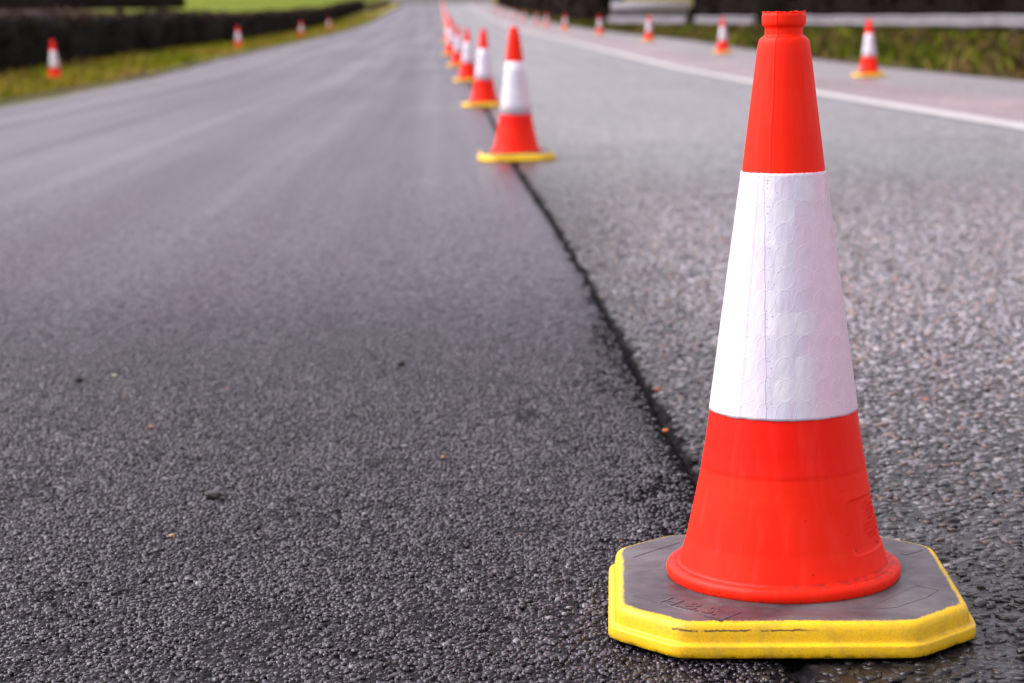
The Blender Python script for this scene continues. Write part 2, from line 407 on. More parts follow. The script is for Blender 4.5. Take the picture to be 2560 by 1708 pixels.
def make_sleeve(hi):
    nt_ = 360 if hi else 48; nz = 90 if hi else 6
    z0, z1 = .2590, .5565
    th = np.arange(nt_+1)/nt_*2*math.pi
    zs = np.linspace(z1, z0, nz); Z, T = np.meshgrid(zs, th, indexing='ij')
    az = T-1.5*math.pi; az = np.where(az < -math.pi, az+2*math.pi, az)
    rr = body_r(Z)+.0011
    if hi:
        rr = rr*(1+.006*np.sin(2*T+1.1)+.003*np.sin(3*T+Z*9))
        rr = rr+.00035*(fbm(az*9, Z*40, 31, 3)-.5)*2
        rr = rr+.0007*sstep(-.66, -.70, az)*sstep(-1.6, -1.5, az)      # overlap of the film
        rr = rr+.0005*(fbm(az*5+3, Z*60, 12, 3)-.45)*np.exp(-((az+.25)/.22)**2)
        edge = np.exp(-((Z-z1)/.003)**2); Z = Z+edge*.0006*(vnoise(T*20, T*0, 8)-.5)+edge*.0022*sstep(-.66, -.68, az)*0
        lo = np.exp(-((Z-z0)/.003)**2); Z = Z+lo*.001*(vnoise(T*9, T*0, 9)-.5)
    V = np.stack([rr*np.cos(T), rr*np.sin(T), Z], -1)
    Vin = V.copy()
    Vin[..., 0] *= ((rr-.0016)/rr); Vin[..., 1] *= ((rr-.0016)/rr)
    V = np.concatenate([Vin[:1], V, Vin[-1:]], 0)
    # developed (unrolled) coordinates
    sa = .1355; rho = (Z-.5565)*-1.009+.3757
    phi = az*sa
    U = np.stack([.5+rho*np.sin(phi), rho*np.cos(phi)], -1); U = np.concatenate([U[:1], U, U[-1:]], 0)
    F = grid_faces(nz+2, nt_+1)
    return mesh_np('reflective_sleeve', V.reshape(-1, 3), F[:, ::-1], M['sleeve'], link=False, uv=U.reshape(-1, 2))
HALF, CH = .222, .080
def oct_r(th, inset, pw=55):
    dd = np.array([HALF-inset]*4+[(2*HALF-CH)/math.sqrt(2)-inset]*4)
    aa = np.array([0, 90, 180, 270, 45, 135, 225, 315])*math.pi/180
    c = np.maximum(np.cos(th[:, None]-aa[None]), 1e-3)/dd[None]
    return (c**pw).sum(1)**(-1/pw)
def hex_r(th, R_):
    a = (th+math.pi/6) % (math.pi/3)-math.pi/6      # apothems at 30 deg, corners at 0
    a = (th) % (math.pi/3)-math.pi/6
    return R_*math.cos(math.pi/6)/np.cos(a)
def make_base(hi):
    n = 480 if hi else 64
    th = np.arange(n)/n*2*math.pi
    L = [(0.0060, .0002), (0.0012, .0022), (0, .0035), (0, .0080), (0, .0150), (.0008, .0168), (.0022, .0175), (.0056, .0182), (.0068, .0192), (.0072, .0212),
         (.0080, .0270), (.0090, .0330), (.0105, .0372), (.0132, .0402), (.0165, .0419), (.0205, .0428), (.0260, .0432), (.0340, .0435)]
    if not hi: L = L[::2]+[L[-1]]
    Vs = []; Us = []
    for k, (ins, z) in enumerate(L):
        r = oct_r(th, ins); zz = np.full(n, z)
        if hi:
            wob = (fbm(th*26, th*0+k*.15, 3, 3)-.5)
            r = r+.0002*wob; zz = zz+.0001*(fbm(th*20, th*0+k*.2, 4, 3)-.5)
            if k == 1: zz = np.maximum(zz+.0022*vnoise(th*70, th*0, 6)**3, 0)
            if k in (1, 2): r = r+.0010*(vnoise(th*90, th*0, 7)-.3)
        Vs.append(np.stack([r*np.cos(th), r*np.sin(th), zz], -1)); Us.append(np.stack([np.full(n, ins), th], -1))
    for q in range(1, 5):   # blend to hexagon
        t = q/4; r = oct_r(th, .034)*(1-t)+hex_r(th, .174)*t
        Vs.append(np.stack([r*np.cos(th), r*np.sin(th), np.full(n, .0435+.0003*t)], -1)); Us.append(np.stack([np.full(n, .05), th], -1))
    for R_, z in ((.1720, .0440), (.1680, .0452), (.1640, .0456)):
        r = hex_r(th, R_)
        Vs.append(np.stack([r*np.cos(th), r*np.sin(th), np.full(n, z)], -1)); Us.append(np.stack([np.full(n, .06), th], -1))
    for rr, z in ((.138, .0458), (.06, .0458), (.001, .0458)):
        Vs.append(np.stack([rr*np.cos(th), rr*np.sin(th), np.full(n, z)], -1)); Us.append(np.stack([np.full(n, .07), th], -1))
    V = np.concatenate(Vs); U = np.concatenate(Us)
    return mesh_np('base', V, grid_faces(len(Vs), n, True), M['base'], link=False, uv=U)
# the sunk hexagon would hide under the flange: lift the plinth's rim only where the flange does not cover it
ME_HI = dict(body=make_body(True), sleeve=make_sleeve(True), base=make_base(True))
ME_LO = dict(body=make_body(False), sleeve=make_sleeve(False), base=make_base(False))
def cone_parts(root, me):
    for nm, k in (('body', 'body'), ('reflective_sleeve', 'sleeve'), ('base', 'base')):
        o = bpy.data.objects.new(nm, me[k]); COL.objects.link(o); o.parent = root
TILT = -.0205
GY = 2.464; GX = .346
near = empty('traffic_cone', (GX, GY, .0012), (0, TILT+.002, R(-2.9)))
tag(near, 'large sharp orange and white traffic cone in the foreground on a yellow edged black base', 'traffic cone')
cone_parts(near, ME_HI)
def strip_along(pts, w, h, z):
    """thin raised moulding line over the base top"""
    V = []; F = []
    for (x0, y0), (x1, y1) in zip(pts[:-1], pts[1:]):
        d = np.array([x1-x0, y1-y0]); L = np.hypot(*d); d /= L; nrm = np.array([-d[1], d[0]])*w/2
        b = len(V)
        for (x, y) in ((x0, y0), (x1, y1)):
            V += [(x+nrm[0], y+nrm[1], z-.001), (x+nrm[0]*.6, y+nrm[1]*.6, z+h), (x-nrm[0]*.6, y-nrm[1]*.6, z+h), (x-nrm[0], y-nrm[1], z-.001)]
        F += [(b, b+1, b+5, b+4), (b+1, b+2, b+6, b+5), (b+2, b+3, b+7, b+6), (b, b+3, b+2, b+1), (b+4, b+5, b+6, b+7)]
    return V, F
def relief(name, polys, w, h, z, parent):
    V = []; F = []
    for pts in polys:
        v, f_ = strip_along(pts, w, h, z); b = len(V); V += v; F += [tuple(i+b for i in q) for q in f_]
    return mesh_np(name, V, F, M['relief'], False, parent)
dy = .014
base_o = [c for c in near.children if c.name.startswith('base')][0]
for pl in ([(-.190, -.098), (-.0897, -.206), (-.0637, -.174)], [(-.1897, .08), (-.1677, .108), (-.124, .158)],
           [(.1528, .1013), (.1692, .0857), (.1934, .111)]):
    relief('moulded_frame', [pl], .0011, .0005, .0437, base_o)
relief('moulded_frame', [[(.0670, -.167), (.0941, -.150), (.160, -.060), (.184, -.082), (.1648, -.1126), (.1206, -.156), (.0670, -.167)]], .0006, .0003, .0437, base_o)
# raised maker's letters on the base
def letters(txt, size, p0, ang, z, parent, name, mat, outline=.0005):
    cu = bpy.data.curves.new(name, 'FONT'); cu.body = txt; cu.size = size
    cu.fill_mode = 'BOTH'; cu.extrude = outline; cu.resolution_u = 4
    t = bpy.data.objects.new(name, cu); COL.objects.link(t)
    dg = bpy.context.evaluated_depsgraph_get(); me = bpy.data.meshes.new_from_object(t.evaluated_get(dg))
    bpy.data.objects.remove(t)
    me.materials.clear(); me.materials.append(mat)
    o = bpy.data.objects.new(name, me); COL.objects.link(o); o.parent = parent
    o.location = (p0[0], p0[1], z); o.rotation_euler = (0, 0, ang); return o
letters('H.B.S.', .0375, (-.164, -.127), math.atan2(-.0535, .0632), .0439, base_o, 'moulded_letters', M['relief'])
# rows of tiny moulded marks in the data panel of the body
def panel_marks(parent):
    V = []; F = []
    rows = [(.148, 1.02, 9), (.143, 1.00, 10), (.138, 1.05, 7), (.133, 1.02, 9), (.128, 1.10, 6), (.122, .98, 11), (.117, .98, 11), (.111, 1.02, 9), (.106, 1.08, 5), (.100, 1.20, 2), (.095, 1.20, 2)]
    for z, a0, n in rows:
        for k in range(n):
            if random.random() < .12: continue
            a = a0+k*.042
            for q in range(random.choice((2, 3))):
                aa = a+random.uniform(0, .024); zz = z+random.uniform(-.0012, .0012)
                wa, hz = (.0025, .0016) if random.random() < .5 else (.010, .0005)
                r = float(body_r(zz))-.0009
                b = len(V)
                for (da, dz, dr) in ((-wa, -hz, 0), (wa, -hz, 0), (wa, hz, 0), (-wa, hz, 0), (-wa*.5, -hz*.5, .0007), (wa*.5, -hz*.5, .0007), (wa*.5, hz*.5, .0007), (-wa*.5, hz*.5, .0007)):
                    t = 1.5*math.pi+aa+da; V.append(((r+dr)*math.cos(t), (r+dr)*math.sin(t), zz+dz))
                F += [(b+4, b+5, b+6, b+7), (b, b+1, b+5, b+4), (b+1, b+2, b+6, b+5), (b+2, b+3, b+7, b+6), (b+3, b, b+4, b+7)]
    return mesh_np('moulded_marks', V, F, M['red'], False, parent)
body_o = [c for c in near.children if c.name.startswith('body')][0]
panel_marks(body_o)

# the other cones: one low detail pattern, copied with its parts
def add_cone(x, y, label, group, rz, tilt=0, proto=[None], z=None):
    zz = float(ground(x, y)) if z is None else z
    if proto[0] is None:
        o = empty('traffic_cone', (x, y, zz)); cone_parts(o, ME_LO); proto[0] = o
    else:
        src = proto[0]; o = src.copy(); COL.objects.link(o); o.location = (x, y, zz)
        for ch in src.children:
            c = ch.copy(); COL.objects.link(c); c.parent = o
    o.rotation_euler = (random.uniform(-.015, .015), TILT+.004+tilt+random.uniform(-.008, .008), rz)
    tag(o, label, 'traffic cone', group); return o
G1 = 'cones in the middle row along the road joint'
row_px = [(11.50, .026), (19.7, -.272), (28.9, -.632), (38.3, -1.02), (47.3, -1.43)]
LAB = ['second cone of the middle row, nearest of the blurred ones',
       'third cone of the middle row, half behind the nearest blurred cone',
       'fourth cone of the middle row, third of the blurred ones',
       'fifth cone of the middle row, its white sleeve overlapping the fourth cone',
       'sixth cone of the middle row, last one before the faint streak climbing the hill']
for (y, x), lb in zip(row_px, LAB): add_cone(x, y, lb, G1, R(random.choice((-3, 2, 4))))
y = 56.0; k = 0
while y < 312:
    x = float(row_x(y))+(-.12 if y < 80 else 0)+random.uniform(-.05, .05)
    if k == 0: lb = 'seventh cone of the middle row, first of the faint pink streak climbing the hill'
    elif k == 1: lb = 'eighth cone of the middle row, second of the faint pink streak climbing the hill'
    else: lb = 'tiny blurred cone in the faint streak climbing the road'
    add_cone(x, y, lb, G1, R(random.uniform(-8, 8))); y += 9.1+random.uniform(-.4, .4); k += 1
G2 = 'cones along the right hand edge of the road'
right = [(26.6, 2174), (43, 1807), (59, 1622), (78, 1499), (96, 1413), (112, 1366), (124, 1341), (141, 1309), (159, 1286), (178, 1262), (197, 1243)]
RL = ['largest cone beside the right verge, right of the big foreground cone',
      'second cone along the right edge, just left of the big foreground cone',
      'third cone along the right edge, in front of the long grey guardrail',
      'fourth cone along the right edge, at the far end of the grey guardrail',
      'fifth cone along the right edge, first one left of the guardrail',
      'sixth cone along the right edge, pink blur left of the guardrail end',
      'seventh cone along the right edge, touching the sixth cone on its left',
      'eighth cone along the right edge, faint blur beside the dark hedge']
for i, (d, px) in enumerate(right):
    add_cone((px-1280)/4977.8*d*.99, d, RL[i] if i < 8 else 'faint pink cone at the far end of the right hand row', G2, R(random.uniform(-12, 12)))
G3 = 'cones standing on the left grass verge'
for (d, px, lb, t) in ((35.5, 137, 'largest cone on the left grass verge, nearest in front of the dark hedge', -.02),
                       (66, 598, 'second cone on the left grass verge, clearly white banded, mid way along the hedge', -.05),
                       (98, 754, 'third cone on the left grass verge, small and mostly red', .02),
                       (122, 823, 'fourth cone on the left grass verge, faintest, near the end of the low hedge', .05)):
    add_cone((px-1280)/4977.8*d*.99, d, lb, G3, R(random.uniform(-20, 20)), t)

# ------------------------------------------------------------------ road
def road_mesh(name, side, mat):
    Vs = []; Cs = []; Fs = []; off = 0
    def add(ys, ncol, hi, smax_f, pw):
        nonlocal off
        u = np.linspace(0, 1, ncol)**pw
        Y = np.repeat(ys[:, None], ncol, 1)
        sm = seam(ys)[:, None]; se = smax_f(ys)[:, None]
        Sx = sm+(se-sm)*u[None, :]
        X = Sx+row_x(Y); Z = ground(X, Y)
        ds = np.abs(Sx-sm)
        big = fbm(X*1.1, Y*.35, 40, 3)
        rag = vnoise(Y*45, X*45, 44)
        wj = (.011+.012*sstep(4, 10, Y))
        groove = np.exp(-(ds/(wj*(.35+1.15*rag)))**2)
        tar = groove*.9
        if side < 0:
            c0 = np.array([.030, .020, .032]); base = c0*(.85+.3*big[..., None])
            spread = np.exp(-(ds/(.03+.06*sstep(6.2, 3.6, Y)))**2)*sstep(.25, .5, fbm(X*28, Y*14, 46, 3))
            tar = np.clip(tar+.85*spread*sstep(30, 6, Y), 0, 1)
        else:
            c0 = np.array([.128, .120, .118])
            base = np.repeat(np.repeat(c0[None, None], Y.shape[0], 0), ncol, 1)*(.85+.3*big[..., None])
            n = sstep(.3, .7, fbm(X*.8, Y*.25, 50, 3))[..., None]
            red = (sstep(3.72, 3.80, Sx)*(1-.65*sstep(4.7, 5.2, Sx)))[..., None]
            base = base*(1-red)+np.array([.165, .112, .114])*red*(.8+.4*n)
            e = sstep(6.5, 6.8, Sx)[..., None]; base = base*(1-e*.5)
            if hi:
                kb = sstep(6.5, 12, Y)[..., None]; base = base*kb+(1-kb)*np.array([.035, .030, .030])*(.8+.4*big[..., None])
            spread = np.exp(-(ds/(.03))**2); tar = np.clip(tar+.5*spread*sstep(.4, .6, fbm(X*30, Y*15, 46, 3)), 0, 1)
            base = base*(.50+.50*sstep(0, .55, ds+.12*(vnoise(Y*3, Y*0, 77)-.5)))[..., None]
        if hi:
            fade = np.interp(Y, [1.7, 4.5, 7, 10, 13], [1, 1, .7, .42, .18])
            if side < 0:
                f1, f2, hh, dx, dy_ = worley(X/.0088, Y/.0088, 60)
                g1, g2, gh, _, _ = worley(X/.0046+9, Y/.0046, 70)
                edge = sstep(.0, .26, f2-f1)
                top = -.0034*hh**2.6
                tx = (np.modf(hh*37.7)[0]-.5); ty = (np.modf(hh*91.3)[0]-.5)
                hgt = top*1.3+edge*.0022-.0022+(dx*tx+dy_*ty)*.0040+.0009*sstep(0, .3, g2-g1)*gh
                hgt = hgt-.004*sstep(.62, .80, fbm(X*60, Y*60, 80, 2))
                base = base*(.62+.85*np.modf(hh*53.1)[0][..., None])
            else:
                f1, f2, hh, dx, dy_ = worley(X/.0165, Y/.0165, 62)
                rel = sstep(0, .3, f2-f1)*(.0035+.002*hh)+(dx*(np.modf(hh*37.7)[0]-.5)+dy_*(np.modf(hh*91.3)[0]-.5))*.006
                kk = sstep(6.0, 10.0, Y); base = base*(1-kk[..., None]*(.5-np.modf(hh*53.1)[0][..., None]))*(1-.75*kk*(1-sstep(.02, .22, f2-f1)))[..., None]
                hgt = -.0050+.0035*fbm(X*150, Y*150, 81, 3)*(1-kk)+rel*kk
            if side < 0: hgt = hgt-.0030*sstep(6.4, 3.8, Y)
            Z = Z+hgt*fade+(-.0035)*(1-fade)*(1 if side > 0 else .3)
        else:
            Z = Z-(.0035 if side > 0 else .0012)
        Z = Z-.011*groove
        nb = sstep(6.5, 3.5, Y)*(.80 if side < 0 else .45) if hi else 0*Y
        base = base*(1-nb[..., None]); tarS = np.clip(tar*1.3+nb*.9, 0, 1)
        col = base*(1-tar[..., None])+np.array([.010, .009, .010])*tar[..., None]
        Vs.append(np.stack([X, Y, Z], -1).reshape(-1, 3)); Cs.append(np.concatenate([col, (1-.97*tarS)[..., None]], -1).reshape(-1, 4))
        F = grid_faces(len(ys), ncol)+off; Fs.append(F if side > 0 else F[:, ::-1]); off += len(ys)*ncol
    wide = (lambda ys: np.full(len(ys), 6.85)) if side > 0 else (lambda ys: -5.22-.25*sstep(25, 50, ys)-.10*vnoise(ys*1.7, ys*0, 4)-.1*vnoise(ys*.3, ys*0, 9))
    y0, y1 = 1.75, 13.0
    nr = int(math.log(y1/y0)/.00125) if side < 0 else int(math.log(y1/y0)/.0013)
    ys = y0*np.exp(np.linspace(0, 1, nr)*math.log(y1/y0))
    fan = (lambda ys: np.minimum(.35*ys-row_x(ys), 6.8)) if side > 0 else (lambda ys: np.maximum(-.36*ys-row_x(ys), -5.1))
    add(ys, 620 if side < 0 else 460, True, fan, 1.0)
    # remainder beside the dense fan, then far and behind
    def skirt(ys):
        nonlocal off
        a = fan(ys)[:, None]; b = wide(ys)[:, None]; u = np.linspace(0, 1, 14)[None]
        Sx = a+(b-a)*u; Y = np.repeat(ys[:, None], 14, 1); X = Sx+row_x(Y); Z = ground(X, Y)-.003
        c = np.array([.026, .022, .028]) if side < 0 else np.array([.13, .12, .12])
        Vs.append(np.stack([X, Y, Z], -1).reshape(-1, 3)); Cs.append(np.repeat(np.append(c, 1)[None], X.size, 0))
        F = grid_faces(len(ys), 14)+off; Fs.append(F if side > 0 else F[:, ::-1]); off += X.size
    skirt(np.linspace(1.75, 13.0, 80))
    add(13.0*np.exp(np.linspace(0, 1, 480)*math.log(345/13.0)), 70, False, wide, 2.6)
    add(np.linspace(-40, 1.75, 60), 30, False, wide, 2.0)
    add(np.linspace(345, 700, 30), 8, False, wide, 1.0)
    o = mesh_np(name, np.concatenate(Vs), np.concatenate(Fs), mat, True, col=np.concatenate(Cs))
    o['kind'] = 'structure'; return o
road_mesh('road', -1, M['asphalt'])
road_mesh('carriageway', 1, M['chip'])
# white edge line
ys = np.concatenate([np.linspace(-40, 10, 60), 10*np.exp(np.linspace(.001, 1, 500)*math.log(34.5))])
sv = np.linspace(0, 1, 5); wl = .235
Sx = 3.49+wl*sv[None]+.012*(vnoise(ys*6, ys*0, 2)-.5)[:, None]*np.array([1, .3, 0, .3, 1])[None]
Y = np.repeat(ys[:, None], 5, 1); X = Sx+row_x(Y)
o = mesh_np('road_marking', np.stack([X, Y, ground(X, Y)+.004], -1).reshape(-1, 3), grid_faces(len(ys), 5), M['paint_line']); o['kind'] = 'structure'

# loose slate chippings bedded in the older surface
def templates(rg, nsides, lo):
    T = []
    for k in range(14):
        n = int(rg.choice(nsides)); a = np.sort(np.linspace(0, 2*math.pi, n, endpoint=False)+rg.uniform(-.35, .35, n))
        r = rg.uniform(.75, 1.1, n); asp = rg.uniform(.5, .85) if not lo else rg.uniform(.42, .9)
        bx, by = r*np.cos(a), r*np.sin(a)*asp
        sh = rg.uniform(-.15, .15, 2); tl = rg.uniform(-.22, .22, 2); tr = rg.uniform(.76, .94, n)
        tx, ty = bx*tr+sh[0], by*tr+sh[1]
        if lo:
            tl = tl*.4
            V = [(x, y, -.5) for x, y in zip(bx, by)]+[(x, y, .25+x*tl[0]+y*tl[1]+rg.uniform(-.03, .03)) for x, y in zip(tx, ty)]+[(sh[0], sh[1], .27)]
            F = []
            for i in range(n):
                j = (i+1) % n; F += [(i, j, n+j), (i, n+j, n+i), (n+i, n+j, 2*n)]
        else:
            V = [(x*.9, y*.9, -.55) for x, y in zip(bx, by)]+[(x, y, .02+rg.uniform(-.08, .08)) for x, y in zip(bx, by)]
            V += [(x, y, .30+x*tl[0]+y*tl[1]+rg.uniform(-.04, .04)) for x, y in zip(tx, ty)]
            V += [(sh[0], sh[1], .33+rg.uniform(-.04, .06))]
            F = []
            for i in range(n):
                j = (i+1) % n
                F += [(i, j, n+j), (i, n+j, n+i), (n+i, n+j, 2*n+j), (n+i, 2*n+j, 2*n+i), (2*n+i, 2*n+j, 3*n)]
        T.append((np.array(V), np.array(F)))
    return T
def scatter(name, px, py, T, size, zoff, colf, tilt, hr, mat, label, cat):
    n = len(px); Vs = []; Fs = []; Cs = []; off = 0; tid = rng.integers(0, len(T), n)
    for t in range(len(T)):
        m = np.where(tid == t)[0]; V, F = T[t]; k = len(m); sz = size[m]
        rot = rng.uniform(0, 2*math.pi, k); cr, sr = np.cos(rot), np.sin(rot)
        tlx = rng.normal(0, tilt, k); tly = rng.normal(0, tilt, k)
        x = V[None, :, 0]*sz[:, None]; y_ = V[None, :, 1]*sz[:, None]; z = V[None, :, 2]*(sz*rng.uniform(hr[0], hr[1], k))[:, None]
        X = x*cr[:, None]-y_*sr[:, None]; Y_ = x*sr[:, None]+y_*cr[:, None]
        Z = z+X*tlx[:, None]+Y_*tly[:, None]+(ground(px[m], py[m])+zoff[m])[:, None]
        base = colf(px[m], py[m], k)
        Vs.append(np.stack([X+px[m][:, None], Y_+py[m][:, None], Z], -1).reshape(-1, 3)); Cs.append(np.repeat(base, V.shape[0], 0))
        Fs.append((F[None]+(np.arange(k)*V.shape[0])[:, None, None]).reshape(-1, 3)+off); off += k*V.shape[0]
    o = mesh_np(name, np.concatenate(Vs), np.concatenate(Fs), mat, False, col=np.concatenate(Cs))
    tag(o, label, cat, kind='stuff')
def jitter(c, x0, x1, y0, y1):
    GXX, GYY = np.meshgrid(np.arange(x0, x1, c), np.arange(y0, y1, c*.88))
    return (GXX+rng.uniform(-.45, .45, GXX.shape)*c).ravel(), (GYY+rng.uniform(-.45, .45, GXX.shape)*c).ravel()
# right: large flat slate chippings
px, py = jitter(.0168, -.6, 3.8, 1.8, 10.5)
s_ = px-row_x(py)
keep = (s_ > seam(py)+.012+.012*rng.random(len(py))) & (px < .32*py+.05) & (rng.random(len(py)) < .95*sstep(10.5, 7.0, py))
px, py = px[keep], py[keep]; n = len(px)
size = rng.uniform(.0062, .0125, n)*np.where(rng.random(n) < .14, 1.25, 1)
zoff = -.0032+rng.uniform(-.0014, .0012, n)-np.where((np.abs(px-GX) < .25) & (np.abs(py-GY) < .25), .0015, 0)
def col_r(x, y, k):
    base = np.array([.044, .041, .044])[None]*rng.uniform(.2, 2.5, k)[:, None]
    br = rng.random(k); base = np.where((br < .12)[:, None], np.array([.075, .052, .044]), base)
    base = base*((.6+2.8*sstep(2.3, 5.0, y))*(.42+.58*sstep(0, .45, x-row_x(y)+.10*(vnoise(y*3, y*0, 77)-.5))))[:, None]  # brightening with distance painted in for grazing sky light; darker beside the joint
    base = np.where((br > .9992)[:, None], np.array([.34, .10, .04]), base)
    return np.where(((br > .97) & (br < .985))[:, None], np.array([.22, .21, .20]), base)
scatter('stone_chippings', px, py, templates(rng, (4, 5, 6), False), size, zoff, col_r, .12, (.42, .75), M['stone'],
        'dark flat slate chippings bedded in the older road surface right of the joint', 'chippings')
# left: fine rolled aggregate of the new asphalt
px, py = jitter(.0076, -2.1, .45, 1.8, 6.2)
s_ = px-row_x(py)
pit = .6*fbm(px*45, py*30, 80, 2)+.4*fbm(px*9, py*5, 83, 3)
keep = (s_ < seam(py)-.008-.012*rng.random(len(py))) & (px > -.30*py-.05) & (rng.random(len(py)) < 1.0*sstep(6.2, 3.9, py)) & (rng.random(len(py)) < .98-.45*sstep(.56, .70, pit))
keep &= rng.random(len(py)) < .35+.65*sstep(.01, .07, seam(py)-s_)
px, py, pit = px[keep], py[keep], pit[keep]; n = len(px)
size = .0037*np.exp(rng.normal(0, .40, n)).clip(.5, 2.3)
zoff = -.0010-.0030*rng.random(n)**3.2-.0012*sstep(.5, .7, pit)-size*.22
def col_l(x, y, k):
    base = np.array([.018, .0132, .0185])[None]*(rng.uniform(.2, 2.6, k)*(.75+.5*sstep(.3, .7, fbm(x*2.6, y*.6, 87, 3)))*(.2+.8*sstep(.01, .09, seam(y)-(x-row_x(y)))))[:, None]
    br = rng.random(k)
    return np.where((br > .99993)[:, None], np.array([.40, .16, .06]), np.where(((br > .985) & (br < .995))[:, None], np.array([.14, .13, .14]), base))
scatter('asphalt_aggregate', px, py, templates(rng, (4, 5), True), size, zoff, col_l, .085, (.5, .75), M['fine'],
        'fine dark rolled aggregate in the surface of the new asphalt left of the joint', 'aggregate')

# loose pebbles and grit on the new asphalt
def pebble(name, x, y, s, col, label, cat, group=None, flat=.62):
    import bmesh
    bm = bmesh.new(); bmesh.ops.create_icosphere(bm, subdivisions=3, radius=1)
    ph = random.random()*9
    for v in bm.verts:
        c = v.co; d = 1+.22*math.sin(c.x*2.3+ph)*math.cos(c.y*2.9+ph*2)+.10*math.sin(c.z*5+c.x*4+ph)
        v.co = (c.x*d*s[0], c.y*d*s[1], c.z*d*s[2])
        if v.co.z > s[2]*.62: v.co.z = s[2]*.62+(v.co.z-s[2]*.62)*.3
    me = bpy.data.meshes.new(name); bm.to_mesh(me); bm.free()
    for p in me.polygons: p.use_smooth = True
    me.materials.append(mat_plain(name+'_stone', col, tuple(q*.6 for q in col), 300, .6, .0008, 700))
    o = bpy.data.objects.new(name, me); COL.objects.link(o)
    o.location = (x, y, float(ground(x, y))+s[2]*.55-.001); o.rotation_euler = (0, 0, random.random()*.6)
    tag(o, label, cat, group)
pebble('pebble', -.481, 3.14, (.0135, .009, .0085), (.045, .04, .035), 'largest dark grey pebble lying on the new asphalt, lower left', 'pebble', 'loose dark pebbles on the asphalt')
pebble('pebble', -.249, 4.40, (.0095, .008, .0085), (.02, .018, .018), 'small black round pebble on the asphalt near the middle of the lane', 'pebble', 'loose dark pebbles on the asphalt')
pebble('pebble', -.944, 4.27, (.011, .008, .007), (.022, .02, .02), 'small black pebble on the asphalt at the far left', 'pebble', 'loose dark pebbles on the asphalt')
pebble('grit', -.690, 3.735, (.0045, .004, .003), (.62, .20, .06), 'tiny orange grit crumb, the one farthest left below the black pebble', 'grit', 'orange grit crumbs on the asphalt')
pebble('grit', -.508, 2.895, (.0035, .003, .003), (.7, .42, .2), 'tiny pale orange crumb below the largest dark pebble', 'grit', 'orange grit crumbs on the asphalt')
pebble('grit', -.121, 3.415, (.003, .003, .0025), (.7, .32, .08), 'tiny orange crumb in the middle of the new asphalt', 'grit', 'orange grit crumbs on the asphalt')
pebble('grit', .283, 3.60, (.006, .005, .004), (.55, .16, .05), 'rusty orange crumb lying in the joint left of the big cone', 'grit', 'orange grit crumbs on the asphalt')
pebble('grit', .300, 4.02, (.007, .005, .004), (.40, .07, .03), 'reddish crumb beside the joint left of the big cone sleeve', 'grit', 'orange grit crumbs on the asphalt')
pebble('grit', -.877, 4.33, (.004, .004, .003), (.6, .6, .35), 'tiny pale yellow crumb right of the far left black pebble', 'grit', 'orange grit crumbs on the asphalt')

# ------------------------------------------------------------------ terrain
def terrain():
    sv = np.concatenate([-np.geomspace(700, 30, 24), np.linspace(-28, -11, 18), np.linspace(-10.5, -4.95, 38), np.linspace(-4.6, 6.4, 10),
                         np.linspace(6.6, 12, 34), np.linspace(12.5, 28, 18), np.geomspace(30, 700, 24)])
    ys = np.concatenate([np.linspace(-60, 8, 20), 8.5*np.exp(np.linspace(0, 1, 330)*math.log(345/8.5)), np.geomspace(350, 1500, 40)])
    Sx, Y = np.meshgrid(sv, ys); X = Sx+row_x(Y); Z = ground(X, Y)
    inside = (Sx > -5.1) & (Sx < 6.75); Z = Z-np.where(inside, .12, .008)
    n1 = fbm(X*.9, Y*.35, 90, 4)[..., None]; n2 = fbm(X*.25, Y*.1, 95, 3)[..., None]
    green = np.array([.17, .19, .008]); tan_ = np.array([.26, .20, .065]); brown = np.array([.055, .035, .028]); dirt = np.array([.035, .028, .024])
    field = np.array([.115, .145, .010])
    t = sstep(.42, .62, n1[..., 0])[..., None]
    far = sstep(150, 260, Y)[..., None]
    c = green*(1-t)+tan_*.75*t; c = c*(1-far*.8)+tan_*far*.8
    L = sstep(-9.5, -10.5, Sx)[..., None]
    rt = X/np.maximum(Y, 1); fg = sstep(-.222, -.188, rt)[..., None]
    Rv = sstep(6.8, 7.4, Sx)[..., None]*sstep(13, 10, Sx)[..., None]; c = c*(1-Rv)+(np.array([.045, .050, .008])*(1-t)+np.array([.09, .07, .025])*t)*Rv
    c = c*(1-L)+(field*fg+brown*(1-fg))*L
    Rr = sstep(11, 16, Sx)[..., None]; c = c*(1-Rr)+(tan_*.5)*Rr
    e = (np.exp(-((Sx+5.65+.25*n1[..., 0])/.38)**2)+np.exp(-((Sx-7.0-.1*n1[..., 0])/.22)**2))[..., None]
    c = c*(1-np.clip(e, 0, 1))+dirt*np.clip(e, 0, 1)
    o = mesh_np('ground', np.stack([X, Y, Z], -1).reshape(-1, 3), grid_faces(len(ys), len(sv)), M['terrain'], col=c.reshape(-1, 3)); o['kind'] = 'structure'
terrain()

